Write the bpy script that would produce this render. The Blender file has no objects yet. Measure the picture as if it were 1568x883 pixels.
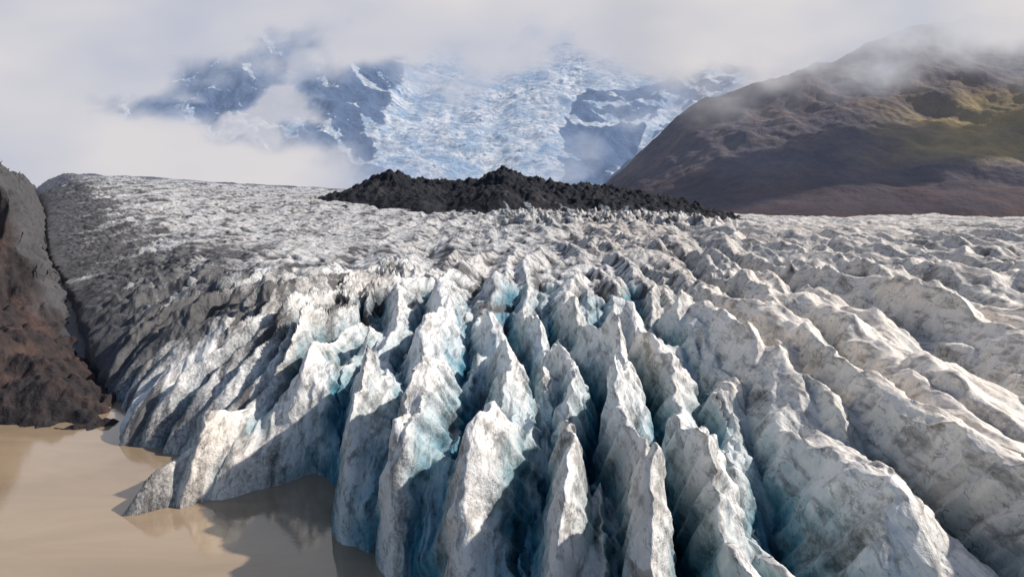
import bpy, math, numpy as np
from mathutils import Vector
sc=bpy.context.scene
# ---------------------------------------------------------------- noise
def _tab(seed):
    r=np.random.RandomState(seed); p=r.permutation(256); a=r.rand(256)*2*np.pi
    return p.astype(np.int32),np.cos(a).astype(np.float32),np.sin(a).astype(np.float32)
_T={}
def pn(x,y,seed=0):
    if seed not in _T:_T[seed]=_tab(seed)
    p,gx,gy=_T[seed]
    x,y=np.broadcast_arrays(x,y)
    xi=np.floor(x);yi=np.floor(y);xf=(x-xi).astype(np.float32);yf=(y-yi).astype(np.float32)
    xi=xi.astype(np.int32)&255;yi=yi.astype(np.int32)&255
    x1=(xi+1)&255;y1=(yi+1)&255
    u=xf*xf*xf*(xf*(xf*6-15)+10);v=yf*yf*yf*(yf*(yf*6-15)+10)
    pa=p[xi];pb=p[x1]
    def g(a,b,dx,dy):
        h=p[(a+b)&255];return gx[h]*dx+gy[h]*dy
    n0=g(pa,yi,xf,yf);n1=g(pb,yi,xf-1,yf);n2=g(pa,y1,xf,yf-1);n3=g(pb,y1,xf-1,yf-1)
    a=n0+u*(n1-n0);b=n2+u*(n3-n2)
    return (a+v*(b-a))*1.5
def fbm(x,y,o=4,seed=0,g=0.5):
    s=0;a=1
    for i in range(o):
        s=s+a*pn(x,y,seed+i);x=x*2.03+17.1;y=y*2.03+5.3;a*=g
    return s
def ridged(x,y,o=4,seed=0,g=0.5):
    s=0;a=1;t=0
    for i in range(o):
        s=s+a*(1-np.minimum(1,np.abs(pn(x,y,seed+i))*1.5));t+=a;x=x*2.03+7.7;y=y*2.03+3.1;a*=g
    return s/t
def ss(x,a,b):
    t=np.clip((x-a)/(b-a),0,1);return t*t*(3-2*t)
def lerp(a,b,t):return a+(b-a)*t
# ---------------------------------------------------------------- mesh helper
def grid_mesh(name,X,Y,Z,attrs,mat,smooth=True):
    nr,nc=X.shape
    co=np.stack([X,Y,Z],-1).reshape(-1,3).astype(np.float32)
    idx=np.arange(nr*nc).reshape(nr,nc)
    f=np.stack([idx[:-1,:-1],idx[:-1,1:],idx[1:,1:],idx[1:,:-1]],-1).reshape(-1,4).astype(np.int32)
    me=bpy.data.meshes.new(name)
    me.vertices.add(len(co));me.vertices.foreach_set("co",co.ravel())
    me.loops.add(f.size);me.loops.foreach_set("vertex_index",f.ravel())
    me.polygons.add(len(f))
    me.polygons.foreach_set("loop_start",np.arange(0,f.size,4,dtype=np.int32))
    me.polygons.foreach_set("loop_total",np.full(len(f),4,dtype=np.int32))
    me.polygons.foreach_set("use_smooth",np.full(len(f),smooth,dtype=bool))
    me.update(calc_edges=True)
    for k,v in attrs.items():
        a=me.attributes.new(k,'FLOAT','POINT');a.data.foreach_set("value",np.ascontiguousarray(v,dtype=np.float32).ravel())
    me.materials.append(mat)
    ob=bpy.data.objects.new(name,me);sc.collection.objects.link(ob)
    return ob
# ---------------------------------------------------------------- node helper
class NT:
    def __init__(s,name):
        s.m=bpy.data.materials.new(name);s.m.use_nodes=True;s.t=s.m.node_tree;s.t.nodes.clear()
        s.out=s.n('ShaderNodeOutputMaterial')
    def n(s,ty,**k):
        nd=s.t.nodes.new(ty)
        for a,b in k.items():setattr(nd,a,b)
        return nd
    def l(s,a,b):s.t.links.new(a,b)
    def set(s,sock,v):
        if isinstance(v,bpy.types.NodeSocket):s.l(v,sock)
        else:sock.default_value=v
    def attr(s,name):
        return s.n('ShaderNodeAttribute',attribute_name=name).outputs['Fac']
    def noise(s,scale,detail=4,rough=0.55,stretch=(1,1,1),rot=(0,0,0),dist=0,ty=None):
        tc=s.n('ShaderNodeTexCoord');mp=s.n('ShaderNodeMapping');mp.inputs['Scale'].default_value=stretch;mp.inputs['Rotation'].default_value=rot
        s.l(tc.outputs['Object'],mp.inputs['Vector'])
        nz=s.n('ShaderNodeTexNoise');
        if ty:nz.noise_type=ty
        nz.inputs['Scale'].default_value=scale;nz.inputs['Detail'].default_value=detail;nz.inputs['Roughness'].default_value=rough;nz.inputs['Distortion'].default_value=dist
        s.l(mp.outputs[0],nz.inputs['Vector']);return nz.outputs['Fac']
    def ramp(s,f,stops):
        r=s.n('ShaderNodeValToRGB');e=r.color_ramp.elements
        while len(e)<len(stops):e.new(0.5)
        for q,(p,c) in zip(e,stops):
            q.position=p;q.color=(*c,1) if not isinstance(c,(int,float)) else (c,c,c,1)
        s.l(f,r.inputs[0]);return r.outputs[0]
    def mix(s,f,a,b,bt='MIX'):
        m=s.n('ShaderNodeMix',data_type='RGBA',blend_type=bt)
        s.set(m.inputs[0],f);
        for k,v in ((6,a),(7,b)):
            if isinstance(v,tuple):m.inputs[k].default_value=(*v,1)
            else:s.l(v,m.inputs[k])
        return m.outputs[2]
    def math(s,op,a,b=0,clamp=False):
        m=s.n('ShaderNodeMath',operation=op,use_clamp=clamp);s.set(m.inputs[0],a);s.set(m.inputs[1],b);return m.outputs[0]
    def bump(s,h,strength,dist,nrm=None):
        b=s.n('ShaderNodeBump');b.inputs['Strength'].default_value=strength;b.inputs['Distance'].default_value=dist
        s.l(h,b.inputs['Height'])
        if nrm:s.l(nrm,b.inputs['Normal'])
        return b.outputs[0]
    def bsdf(s,col,rough,nrm=None,spec=0.3):
        p=s.n('ShaderNodeBsdfPrincipled');s.l(col,p.inputs['Base Color']) if not isinstance(col,tuple) else setattr(p.inputs['Base Color'],'default_value',(*col,1))
        s.set(p.inputs['Roughness'],rough);p.inputs['Specular IOR Level'].default_value=spec
        if nrm:s.l(nrm,p.inputs['Normal'])
        s.l(p.outputs[0],s.out.inputs[0]);return p

# ---------------------------------------------------------------- materials
def ice_material():
    t=NT('glacier_ice')
    deep=t.attr('deep');dirt=t.attr('dirt');warm=t.attr('warm');far=t.attr('far')
    n1=t.noise(0.22,4,0.6);n2=t.noise(1.3,6,0.7)
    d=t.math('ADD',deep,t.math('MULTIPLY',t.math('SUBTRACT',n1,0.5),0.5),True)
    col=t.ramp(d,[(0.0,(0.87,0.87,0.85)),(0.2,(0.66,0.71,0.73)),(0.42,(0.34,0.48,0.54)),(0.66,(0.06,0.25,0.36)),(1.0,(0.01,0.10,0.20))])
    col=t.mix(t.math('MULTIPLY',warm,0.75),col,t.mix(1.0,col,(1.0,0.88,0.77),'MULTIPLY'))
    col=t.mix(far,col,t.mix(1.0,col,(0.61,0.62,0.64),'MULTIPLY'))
    st=t.noise(0.6,5,0.68,(1.0,0.16,0.55),(0.15,0.25,-0.12),0.4)
    stm=t.ramp(st,[(0.50,0),(0.57,0.5),(0.68,0.95)])
    mott=t.ramp(n2,[(0.48,0),(0.7,0.3)])
    g=t.mix(stm,col,t.mix(1.0,col,(0.32,0.31,0.31),'MULTIPLY'))
    g=t.mix(mott,g,t.mix(1.0,g,(0.6,0.585,0.57),'MULTIPLY'))
    cr=t.noise(0.30,4,0.6,(1,0.22,0.45),(0.5,0.35,0.45),0.0)
    crm=t.ramp(cr,[(0.490,0),(0.5,0.8),(0.510,0)])
    crm=t.math('MULTIPLY',crm,t.ramp(n1,[(0.42,0),(0.55,1)]))
    g=t.mix(crm,g,t.mix(1.0,g,(0.3,0.3,0.33),'MULTIPLY'))
    dn=t.math('ADD',dirt,t.math('MULTIPLY',t.math('SUBTRACT',n2,0.5),0.9))
    dm=t.ramp(dn,[(0.2,0),(0.75,1)])
    dcol=t.mix(n1,(0.022,0.026,0.034),(0.09,0.082,0.08))
    g=t.mix(t.math('MULTIPLY',dm,0.95),g,dcol)
    h=t.math('ADD',t.math('MULTIPLY',st,1.2),t.math('ADD',t.math('MULTIPLY',n2,0.7),t.math('MULTIPLY',crm,-0.12)))
    b=t.bump(h,0.6,0.8)
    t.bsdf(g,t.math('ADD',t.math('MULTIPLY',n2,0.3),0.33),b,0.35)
    return t.m
def rock_material(name,a,b,c,sc1,bumpd,attr=None,acol=None,lo=0.35,dark=None):
    t=NT(name)
    n1=t.noise(sc1,6,0.65);n2=t.noise(sc1*7,6,0.7)
    col=t.ramp(n1,[(0.3,a),(0.5,b),(0.72,c)])
    col=t.mix(t.ramp(n2,[(0.35,0.7),(0.65,0)]),col,t.mix(1.0,col,(lo,lo,lo+.03),'MULTIPLY'))
    if attr:
        f=t.math('ADD',t.attr(attr),t.math('MULTIPLY',t.math('SUBTRACT',n1,0.5),0.6),True)
        ac=t.mix(n2,acol[0],acol[1])
        col=t.mix(f,col,ac)
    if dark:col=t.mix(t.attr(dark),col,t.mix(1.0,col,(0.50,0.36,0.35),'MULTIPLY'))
    bp=t.bump(t.math('ADD',n2,t.math('MULTIPLY',n1,2.5)),0.9,bumpd)
    t.bsdf(col,0.9,bp,0.15);return t.m
ICE=ice_material()
# ---------------------------------------------------------------- GLACIER
front=np.array([(30,10),(8,60),(-7,90),(-18,109),(-27,119),(-36,128),(-37,140),(-44,151),(-56,139),(-76,129),(-74,146),(-71,156),(-78,161),(-86,166),(-97,169),(-104,180),
 (-110,193),(-143,235),(-192,300),(-305,450),(-615,900),(-1190,1700),(-1600,2300),(2600,2300),(2600,10)],float)
def segdist(x,y,a,b):
    d=b-a;L=(d*d).sum();t=np.clip(((x-a[0])*d[0]+(y-a[1])*d[1])/L,0,1)
    return np.hypot(x-a[0]-t*d[0],y-a[1]-t*d[1])
def signed(x,y,P):
    D=np.full(x.shape,1e9);ins=np.zeros(x.shape,bool)
    for i in range(len(P)):
        a=P[i];b=P[(i+1)%len(P)]
        D=np.minimum(D,segdist(x,y,a,b))
        if a[1]!=b[1]:
            c=((a[1]>y)!=(b[1]>y))&(x<(b[0]-a[0])*(y-a[1])/(b[1]-a[1])+a[0]);ins^=c
    return np.where(ins,D,-D)
def margin_dist(x,y):
    D=np.full(x.shape,1e9)
    for i in range(16,22):D=np.minimum(D,segdist(x,y,front[i],front[i+1]))
    return D
def finset(ph,x,y,seed,L,smooth_):
    fid=np.floor(ph);p=ph-fid
    rs=np.random.RandomState(seed).rand(5,1024);k=(fid.astype(int)+512)&1023
    r1,r2,r3,r4=[rs[i][k].astype(np.float64) for i in range(4)]
    e0=rs[4][k];e1=rs[4][(k+1)&1023]
    pk=0.26+0.24*r1+0.08*pn(y/35,r1*77+x/120,23+seed)
    tri=np.clip(np.where(p<pk,p/pk,(1-p)/(1-pk)),0,1)
    rnd=1-(1-tri)**1.8
    prof=lerp(tri**0.9,rnd,np.clip(0.15+0.5*r3+0.45*smooth_,0,1))
    fl=0.55*np.clip(lerp(e0,e1,p)-0.42+0.40*pn(x/50,y/34,24+seed),0,1)
    v=y/(L*(0.75+0.8*r2))+r3*37+0.3*pn(x/30,y/30,26+seed)
    f=v-np.floor(v)
    along=np.where(f<0.22,f/0.22,(1-f)/0.78)
    fh=0.65+0.34*r4+0.34*(along-0.5)*(1-0.35*smooth_)+0.06*pn(y/9+r4*91,r1*50+x/60,21+seed)
    return np.maximum(prof*fh,0)*(1-fl)+fl*0.78,tri,r1
def glacier(x,y):
    ds=signed(x,y,front);dm=margin_dist(x,y)
    t=y*0.6-x*0.8
    S=32+0.075*(np.logaddexp(0,(t-540)/60)*60)
    ye=np.where(y>90,420*(1-np.exp(-(y-90)/420)),(y-90)*0.8)
    uf=x/(1+0.0022*ye)
    right=ss(uf+3*pn(y/40,x/90,9),34,58)*(1-ss(y,600,1000))
    S=S+5*right+2.4*fbm(x/60,y/90,3,3)+3*fbm(x/260,y/260,2,8)
    left=1-ss(x+8*pn(x/30,y/30,7),-66,-44)
    warp=8*fbm(x/42,y/100,2,11)+1.0*fbm(x/12,y/30,2,15)
    u=uf-left*0.35*(y-150)+warp
    ph=np.interp(u,[-900,-48,42,58,110,210,1200],[-140,-24,-16.6,-15.5,-12.9,-9.1,22])
    fin1,tri,r1=finset(ph,x,y,5,50+24*right,right)
    u2=uf-0.16*(y-120)-left*0.2*(y-150)+6*fbm(x/40,y/70,2,17)
    fin2,tri2,_=finset(u2/16.5+0.3,x,y,9,34,right)
    fin=np.maximum(fin1,fin2*0.60)
    cut=np.minimum(1,0.55+0.9*fin2)
    fin=fin*lerp(1,cut,0.16)
    rn=ridged(uf/12+0.12*warp,y/60,2,31,0.36)
    H=np.clip(0.88*fin+0.25*rn-0.04,0,1.15)
    sp=1-np.abs(pn((uf)/4.2+r1*9,y/38,35))*2
    H=H+0.10*(sp-0.5)*(1-tri)**0.5*(1-0.5*right)
    yf=y+35*pn(x/40,y/50,37)
    Ac=28*(1-ss(yf,165,360))+1.5
    Ar=18*(1-ss(yf,190,950))+1
    Al=16*(1-ss(yf,210,330))+1
    A=lerp(lerp(Ac,Al,left),Ar,right)
    wv=9*fbm(x/90,y/120,2,40)
    m1=ridged((uf+wv*0.8)/17,y/260,3,41,0.3)
    m2=ridged((x*0.8-y*0.6+wv)/85,(x*0.6+y*0.8)/220,3,46,0.36)
    Am=(3+9*ss(y,170,330)*(1-ss(y,800,1500)))*(1-0.7*ss(-x-0.1*y,-20,100))
    c0=pn((x+0.25*y)/46+0.5*pn(x/20,y/20,53),(y-0.15*x)/15+0.8*pn(x/40,y/40,52),51)
    c1=pn((x-0.3*y)/26,(y+0.2*x)/10+0.6*pn(x/30,y/30,57),55)
    c2=pn((x+0.5*y)/110+0.5*pn(x/50,y/50,63),(y-0.35*x)/34+0.7*pn(x/90,y/60,64),58)
    crk=np.exp(-(c0/0.10)**2);crk1=np.exp(-(c1/0.10)**2)*0.7;crk2=np.exp(-(c2/0.07)**2)
    fz=ss(y,190,300)
    rgt=ss(x-0.25*y,-20,60)     # paler, smoother eastern half
    jag=ridged(x/5.5,y/14,3,61,0.42)-0.6
    fine=ridged(x/1.6,y/3.6,2,66)-0.6
    brk=ridged(x/14,y/12,4,68,0.5)-0.6
    z=S-A*(1-H)+Am*(m1-0.75)+(3+4*ss(y,400,900))*fz*(m2-0.7)-fz*(1-0.7*rgt)*(1.8*np.maximum(crk,crk1)+2.5*crk2)
    z+=jag*(0.3+0.8*ss(A,6,16)+1.2*left*(1-fz))*(1-0.5*right)+fine*0.32*(1-ss(y,150,400))*(1-0.4*right)
    z+=brk*9*np.exp(-(dm/(50+0.03*y))**2)*ss(y,190,240)
    rub=ss(y,800,900)*(1-ss(y,1040,1120))*ss(x,-80,40)*(1-ss(x,220,330))
    rubr=ridged(x/24,y/26,3,71,0.4)
    z+=rub*(28*rubr-9)
    dd=ds+6*(H-0.55)*(1-0.7*left)+1.4*pn(x/9,y/9,75)
    spit=np.exp(-((x+62)/14)**2-((y-143)/16)**2)
    w=lerp(13,lerp(46,60,ss(y,230,500)),left)
    w=lerp(w,26,spit)
    fr=np.clip(dd/w,0,1)
    ramp=lerp(np.sqrt(1-(1-fr)**2),fr**0.62,left)
    floor_=lerp(-2,14+0.045*(y-200),ss(y,195,320))
    z=np.where(dd>0,z*ramp+(1-ramp)*floor_,np.where(y>200,floor_-3,-4))
    z=np.maximum(z,-4)
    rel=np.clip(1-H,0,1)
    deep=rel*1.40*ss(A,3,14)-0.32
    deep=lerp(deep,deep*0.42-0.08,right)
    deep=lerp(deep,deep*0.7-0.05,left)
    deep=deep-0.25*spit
    mw=42+0.035*y+22*pn(x/50,y/50,81)
    dirt=np.exp(-(dm/mw)**2)*1.3*ss(y,180,235)*(0.85+0.45*pn(x/25,y/25,82))
    dirt=np.maximum(dirt,0.66*left*np.exp(-((dm-60)/60)**2)*(0.6+0.8*pn(x/18,y/18,83)))
    dirt=np.maximum(dirt,fz*(0.72*crk+0.5*crk1+0.65*crk2)*(1-0.7*rgt))
    bandn=fbm((uf+wv*0.5)/9,y/260,3,92)
    dirt=dirt+0.34*fz*(bandn+0.12)*(1-0.4*rgt)+0.12*fz*(fbm(x/60,y/25,3,85))
    dirt=dirt+0.85*np.clip(fbm(uf/6,y/30,4,88)-0.15,0,1)*(1-0.4*right)
    dirt=dirt+0.65*np.clip(fbm(uf/4,y/44,4,96)-0.05,0,1)*(right*0.2+0.5)*ss(1-H,0.08,0.5)
    dirt=np.maximum(dirt,rub*(1.15-1.3*rubr)*1.5)-0.05*right
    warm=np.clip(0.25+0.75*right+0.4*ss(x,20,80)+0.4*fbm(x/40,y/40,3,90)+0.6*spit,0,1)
    return z,deep,np.clip(dirt,-0.1,1.3),warm,A,left,right,H,ds,rgt
NR,NC=1300,1400
yy=np.exp(np.linspace(math.log(38),math.log(1750),NR))
tt=np.linspace(-0.93,0.95,NC)
Y=np.repeat(yy[:,None],NC,1);X=Y*tt[None,:]
Z,deep,dirt,warm,A,left,right,H,ds,rgt=glacier(X,Y)
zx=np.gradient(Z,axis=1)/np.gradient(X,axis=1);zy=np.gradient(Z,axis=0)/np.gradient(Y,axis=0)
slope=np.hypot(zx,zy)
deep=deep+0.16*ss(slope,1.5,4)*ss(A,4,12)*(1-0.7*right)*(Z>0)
on=(ds>0)
k=on*ss(A,4,14)*ss(Z,-2,8)
flute=ridged(Y/7+0.12*Z,X/60,3,101,0.45)-0.6
X2=X+k*(2.0*flute*ss(slope,0.5,2.0)*ss(Y,45,80)+0.25*fbm(Y/4,Z/5,2,105))
Y2=Y+k*(0.6*fbm(X/6,Z/8,2,111))
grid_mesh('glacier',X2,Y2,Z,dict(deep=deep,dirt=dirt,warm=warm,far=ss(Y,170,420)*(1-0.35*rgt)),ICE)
# ---------------------------------------------------------------- left rocky hillside
ty=np.exp(np.linspace(math.log(160),math.log(2000),620));tx=np.linspace(-1.25,-0.5,420)
HY=np.repeat(ty[:,None],len(tx),1);HX=HY*tx[None,:]
sd=-signed(HX,HY,front)
shore=186+5*pn(HX/25,HY/25,120)
base=0.43*(HY-shore)+3.0*fbm(HX/18,HY/18,4,121)+1.6*ridged(HX/7,HY/7,3,126)
cl=ss(HY+14*pn(HX/14,HY/14,130)+0.15*(HX+200),276,292)
hz=np.minimum(base,44+3*fbm(HX/10,HY/10,3,137))
hz=hz+cl*(33+0.015*np.maximum(HY-300,0)+22*(ridged(HX/15,HY/30,4,133)-0.5)+9*fbm(HX/30,HY/40,2,139))
gul=sd*(0.6+1.9*ss(HY,265,300))+0.06*(HY-190)+4*fbm(HX/9,HY/9,3,140)-2
hz=np.minimum(hz,np.maximum(gul,-6))
hz=np.where(sd<-14,-6+0.04*(HY-200),hz)
hx2=HX+cl*3*fbm(HY/8,hz/10,3,150);hy2=HY+cl*4*fbm(HX/6,hz/14,4,151)
ROCK=rock_material('hillside_rock',(0.028,0.027,0.03),(0.05,0.042,0.042),(0.12,0.068,0.052),0.04,1.2,'cliff',((0.03,0.032,0.038),(0.14,0.135,0.14)))
grid_mesh('rocky_hillside',hx2,hy2,hz,dict(cliff=cl*0.9),ROCK)
# ---------------------------------------------------------------- moraine ridge
mx=np.linspace(-480,900,760);my=np.linspace(940,1750,400)
MX,MY=np.meshgrid(mx,my)
crest=np.interp(MX,[-480,-400,-360,-290,-230,-180,-120,-60,-15,40,100,170,240,310,390,500,900],[10,45,72,92,117,102,96,102,122,106,92,88,80,64,40,20,10])
rr=ss(MY+50*pn(MX/90,MY/90,160),960,1330)*0.75+0.25*ss(MY+50*pn(MX/40,MY/90,160),1000,1120)
rr=rr*ss(MX,-480,-330)
fall=1-ss(MY,1400,1750)*0.5
mz=16+(crest-16)*rr*fall+22*(ridged(MX/45,MY/90,5,161,0.55)-0.56)*rr+6*fbm(MX/14,MY/14,3,166)*rr
mz=mz-14*ss(MX,330,500)*(1-ss(MY,1250,1400))
MOR=rock_material('moraine_rock',(0.016,0.018,0.024),(0.026,0.028,0.036),(0.06,0.055,0.058),0.015,4,'snow',((0.5,0.55,0.6),(0.35,0.38,0.42)))
snow=np.clip(ss(fbm(MX/22,MY/22,4,170),0.3,0.5)*(1-ss(rr,0.35,0.7))*1.3*ss(MX,-180,20)*(1-ss(MX,250,400)),0,1)-0.3
grid_mesh('moraine_ridge',MX,MY,mz,dict(snow=snow),MOR)
# ---------------------------------------------------------------- right mountain
rx=np.linspace(150,3600,700);ry=np.linspace(1350,3400,480)
RX,RY=np.meshgrid(rx,ry)
cr=np.interp(RX,[150,300,391,480,579,680,780,1115,1383,1651,1919,2100,3600],[20,70,120,200,296,400,480,585,676,784,830,845,900])
q=(RY-1450)/(2800-1450)
q=q+0.05*fbm(RX/300,RY/300,3,180)
rampm=0.10*ss(q,0,0.15)+0.9*np.clip((q-0.12)/0.88,0,1)**1.25
rampm=np.where(q>1,1-(q-1)*0.3,rampm)
gl=ridged((RX+0.5*RY)/240,(RY-0.3*RX)/600,5,183,0.45)
rz=24+(cr-24)*rampm+44*(gl-0.62)*ss(q,0.08,0.5)*ss(cr,60,300)+8*fbm(RX/70,RY/70,4,190)*ss(q,0.03,0.3)
sunlit_grass=ss(RX/RY,0.46,0.68)*ss(rz,125,210)*(1-ss(rz,370,530))*1.05+0.3*fbm(RX/160,RY/160,4,195)-0.10  # grass band, its sunlit gold put into the colour
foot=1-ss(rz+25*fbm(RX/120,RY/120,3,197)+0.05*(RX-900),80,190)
MTN=rock_material('mountain_slope',(0.075,0.066,0.082),(0.108,0.09,0.10),(0.16,0.12,0.10),0.006,9,'sunlit_grass',((0.23,0.175,0.075),(0.38,0.275,0.11)),0.6,'foot')  # base tones lightened so the slope colour carries painted haze
grid_mesh('mountain',RX,RY,rz,dict(sunlit_grass=np.clip(sunlit_grass,0,1),foot=foot),MTN)
# ---------------------------------------------------------------- far snowy mountain with icefall
fx=np.linspace(-5200,3600,900);fy=np.linspace(3400,7600,520)
FX,FY=np.meshgrid(fx,fy)
a=FX/FY+0.02*fbm(FX/400,FY/400,3,200)
rise=np.minimum(FY,6600)-3700
ws=a-0.05*ss(FY,3800,6200)
ub=lerp(0.06,0.22,ss(FY,5000,5800))
icem=ss(ws,-0.27,-0.13)*(1-ss(ws,ub-0.03,ub+0.05))
rbr=ss(ws,0.13,0.19)*(1-ss(ws,0.26,0.34))*0.8
zi=150+0.50*np.maximum(rise,0)+55*(ridged(FX/260,FY/110,5,205,0.6)-0.6)+70*fbm(FX/600,FY/500,3,208)
zr=170+0.60*np.maximum(rise,0)+300*(ridged((FX+FY*0.4)/900,(FY-0.3*FX)/800,6,210,0.5)-0.55)
zr2=140+0.5*np.maximum(rise,0)+150*(ridged(FX/500,FY/700,5,215)-0.5)
zl=np.where(a>0.05,zr2,zr)
m=np.clip(icem,0,1)
fz_=zl*(1-m)+zi*m
gx=np.gradient(fz_,axis=1)/(fx[1]-fx[0]);gy=np.gradient(fz_,axis=0)/(fy[1]-fy[0])
sl=np.hypot(gx,gy)
sn=ss(ridged((FX+0.8*FY)/520,(FY-0.6*FX)/1500,4,221)-0.10*sl,0.66,0.74)*0.95
snow=np.maximum(ss(m,0.3,0.75),np.maximum(sn*0.85,rbr*ss(ridged((FX-FY)/300,(FX+FY)/900,4,225),0.55,0.7)))
rockband=ss(ridged((FX+0.5*FY)/420,(FY-0.2*FX)/260,4,228,0.5),0.80,0.88)*m*0.5
snow=snow-rockband
def far_mat():
    t=NT('snowy_mountain')
    n1=t.noise(0.004,6,0.6);n2=t.noise(0.02,7,0.7,(1,1.8,1))
    hazed_rock=t.mix(n2,(0.05,0.085,0.17),(0.12,0.18,0.30))  # blue distance haze is put into the rock colour
    ic=t.ramp(n2,[(0.36,(0.24,0.38,0.54)),(0.48,(0.66,0.72,0.78)),(0.58,(0.96,0.96,0.95))])
    ic=t.mix(t.ramp(n1,[(0.48,0.0),(0.62,0.8)]),ic,(0.27,0.43,0.62))
    f=t.ramp(t.math('ADD',t.attr('snow'),t.math('MULTIPLY',t.math('SUBTRACT',n2,0.5),0.8)),[(0.42,0),(0.58,1)])
    t.bsdf(t.mix(f,hazed_rock,ic),0.9,t.bump(n2,1.0,35),0.1);return t.m
grid_mesh('snowy_mountain',FX,FY,fz_,dict(snow=snow),far_mat())
# ---------------------------------------------------------------- ground & lake
def sheet(name,z,mat,s=14000):
    Xg,Yg=np.meshgrid(np.linspace(-s,s,3),np.linspace(-s,s,3));return grid_mesh(name,Xg,Yg,np.full(Xg.shape,z),{},mat,False)
t=NT('valley_ground');g=t.noise(0.01,6,0.6);t.bsdf(t.mix(g,(0.04,0.04,0.04),(0.1,0.09,0.08)),0.95)
sheet('ground',-7.0,t.m)
t=NT('lake_water');n=t.ramp(t.noise(0.022,5,0.55,(1,2.8,1),(0,0,0.4),0.8),[(0.35,0),(0.65,1)]);r=t.noise(0.8,4,0.5,(1,2.2,1))
p=t.bsdf(t.mix(n,(0.27,0.20,0.13),(0.35,0.26,0.17)),0.05,t.bump(r,0.10,0.12),0.7)
sheet('lake_water',0.0,t.m,13000)
# ---------------------------------------------------------------- clouds
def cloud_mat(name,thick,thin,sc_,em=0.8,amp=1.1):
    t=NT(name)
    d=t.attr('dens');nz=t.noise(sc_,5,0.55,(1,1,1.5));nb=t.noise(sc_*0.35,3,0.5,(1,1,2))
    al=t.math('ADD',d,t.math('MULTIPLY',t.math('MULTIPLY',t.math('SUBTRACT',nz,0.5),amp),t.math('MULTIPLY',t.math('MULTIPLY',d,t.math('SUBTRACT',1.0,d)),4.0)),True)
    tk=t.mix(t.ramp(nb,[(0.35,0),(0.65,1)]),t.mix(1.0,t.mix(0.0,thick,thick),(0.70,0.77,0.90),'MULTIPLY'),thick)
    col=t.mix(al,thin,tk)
    glow=t.n('ShaderNodeEmission');t.l(col,glow.inputs[0]);glow.inputs[1].default_value=em  # sheets emit their brightness, standing in for sunlight scattered in cloud
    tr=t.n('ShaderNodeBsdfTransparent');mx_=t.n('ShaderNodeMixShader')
    t.l(al,mx_.inputs[0]);t.l(tr.outputs[0],mx_.inputs[1]);t.l(glow.outputs[0],mx_.inputs[2]);t.l(mx_.outputs[0],t.out.inputs[0])
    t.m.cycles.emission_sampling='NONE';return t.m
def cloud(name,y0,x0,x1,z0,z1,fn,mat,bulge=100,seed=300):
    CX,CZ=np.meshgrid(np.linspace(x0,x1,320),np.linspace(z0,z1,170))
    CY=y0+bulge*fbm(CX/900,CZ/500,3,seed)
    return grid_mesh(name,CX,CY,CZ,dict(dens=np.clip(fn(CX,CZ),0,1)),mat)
CM=cloud_mat('cloud',(0.94,0.90,0.90),(0.28,0.45,0.76),0.0022)  # blue tone of thin parts paints aerial haze over the distance
def dB(x,z):
    e=np.interp(x,[-2400,-1850,-1500,-700,-400,100,800,1400],[100,310,610,680,600,620,600,540])
    n=fbm(x/420,z/260,5,310)
    topc=ss(z+170*n,e-200,e+150)
    bt=np.interp(x,[-2400,-1800,-1020,-760,-560,-400],[560,490,360,260,150,60])
    bank=(1-ss(z+70*n,bt-90,bt+130))*(1-ss(x+90*n,-760,-420))
    wis=0.85*ss(n,-0.15,0.5)*(1-ss(x,-700,-350))
    return np.maximum(np.maximum(topc,bank),np.maximum(wis,0.22))
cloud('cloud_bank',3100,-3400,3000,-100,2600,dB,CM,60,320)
def dD(x,z):
    n=fbm(x/600,z/350,5,330)
    return np.maximum(0.12,np.maximum(ss(z+200*n,780,1150),0.6*ss(n-x/6000,0.1,0.75)))
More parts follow.
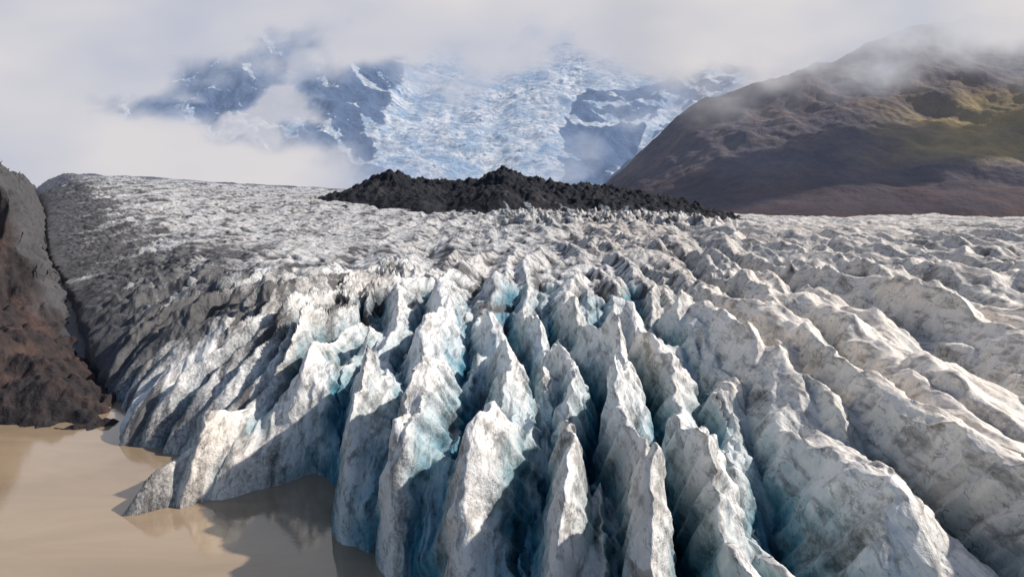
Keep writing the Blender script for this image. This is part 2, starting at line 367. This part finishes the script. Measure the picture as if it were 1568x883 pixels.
cloud('cloud_bank',3380,-4200,3400,0,3000,dD,CM,40,340)
def dA(x,z):
    e=np.interp(x,[300,573,1111,1688,2400],[480,370,450,510,540])
    n=fbm(x/300,z/180,5,350)
    return ss(z+75*n,e-90,e+170)*ss(x,150,700)*0.98
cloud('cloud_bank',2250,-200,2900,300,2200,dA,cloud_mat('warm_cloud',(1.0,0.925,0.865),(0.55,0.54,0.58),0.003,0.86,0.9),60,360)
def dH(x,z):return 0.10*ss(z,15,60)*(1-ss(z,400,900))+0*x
cloud('valley_haze',1420,-1800,2100,10,1000,dH,cloud_mat('haze',(0.5,0.55,0.7),(0.36,0.44,0.68),0.003,0.75,0.3),20,365)  # faint glowing blue sheet, painting aerial haze over the mountains
def dC(x,z):return np.ones_like(x)
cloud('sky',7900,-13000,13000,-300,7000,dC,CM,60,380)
# ---------------------------------------------------------------- light
sv=Vector((0.74,0.18,0.66)).normalized()
el=math.asin(sv.z);az=math.atan2(sv.x,sv.y)
L=bpy.data.lights.new('sun','SUN');L.energy=5.0;L.angle=math.radians(1.2);L.color=(1.0,0.93,0.85)
lo=bpy.data.objects.new('sun',L);sc.collection.objects.link(lo);lo.rotation_euler=(-sv).to_track_quat('-Z','Y').to_euler()
w=bpy.data.worlds.new("World");sc.world=w;w.use_nodes=True;nt=w.node_tree
bg=nt.nodes['Background'];sk=nt.nodes.new('ShaderNodeTexSky');sk.sky_type='NISHITA';sk.sun_disc=False
sk.sun_elevation=el;sk.sun_rotation=az;sk.dust_density=1.0
nt.links.new(sk.outputs[0],bg.inputs[0]);bg.inputs[1].default_value=0.11
# ---------------------------------------------------------------- camera
cd=bpy.data.cameras.new('camera');cam=bpy.data.objects.new('camera',cd);sc.collection.objects.link(cam)
cam.location=(0,0,60);cam.rotation_euler=(math.radians(90),0,0);cd.lens=24;cd.sensor_width=36;cd.shift_y=-0.0835
cd.clip_end=40000;cd.clip_start=0.5
sc.camera=cam
sc.view_settings.view_transform='Standard'
sc.view_settings.look='None';sc.view_settings.exposure=0
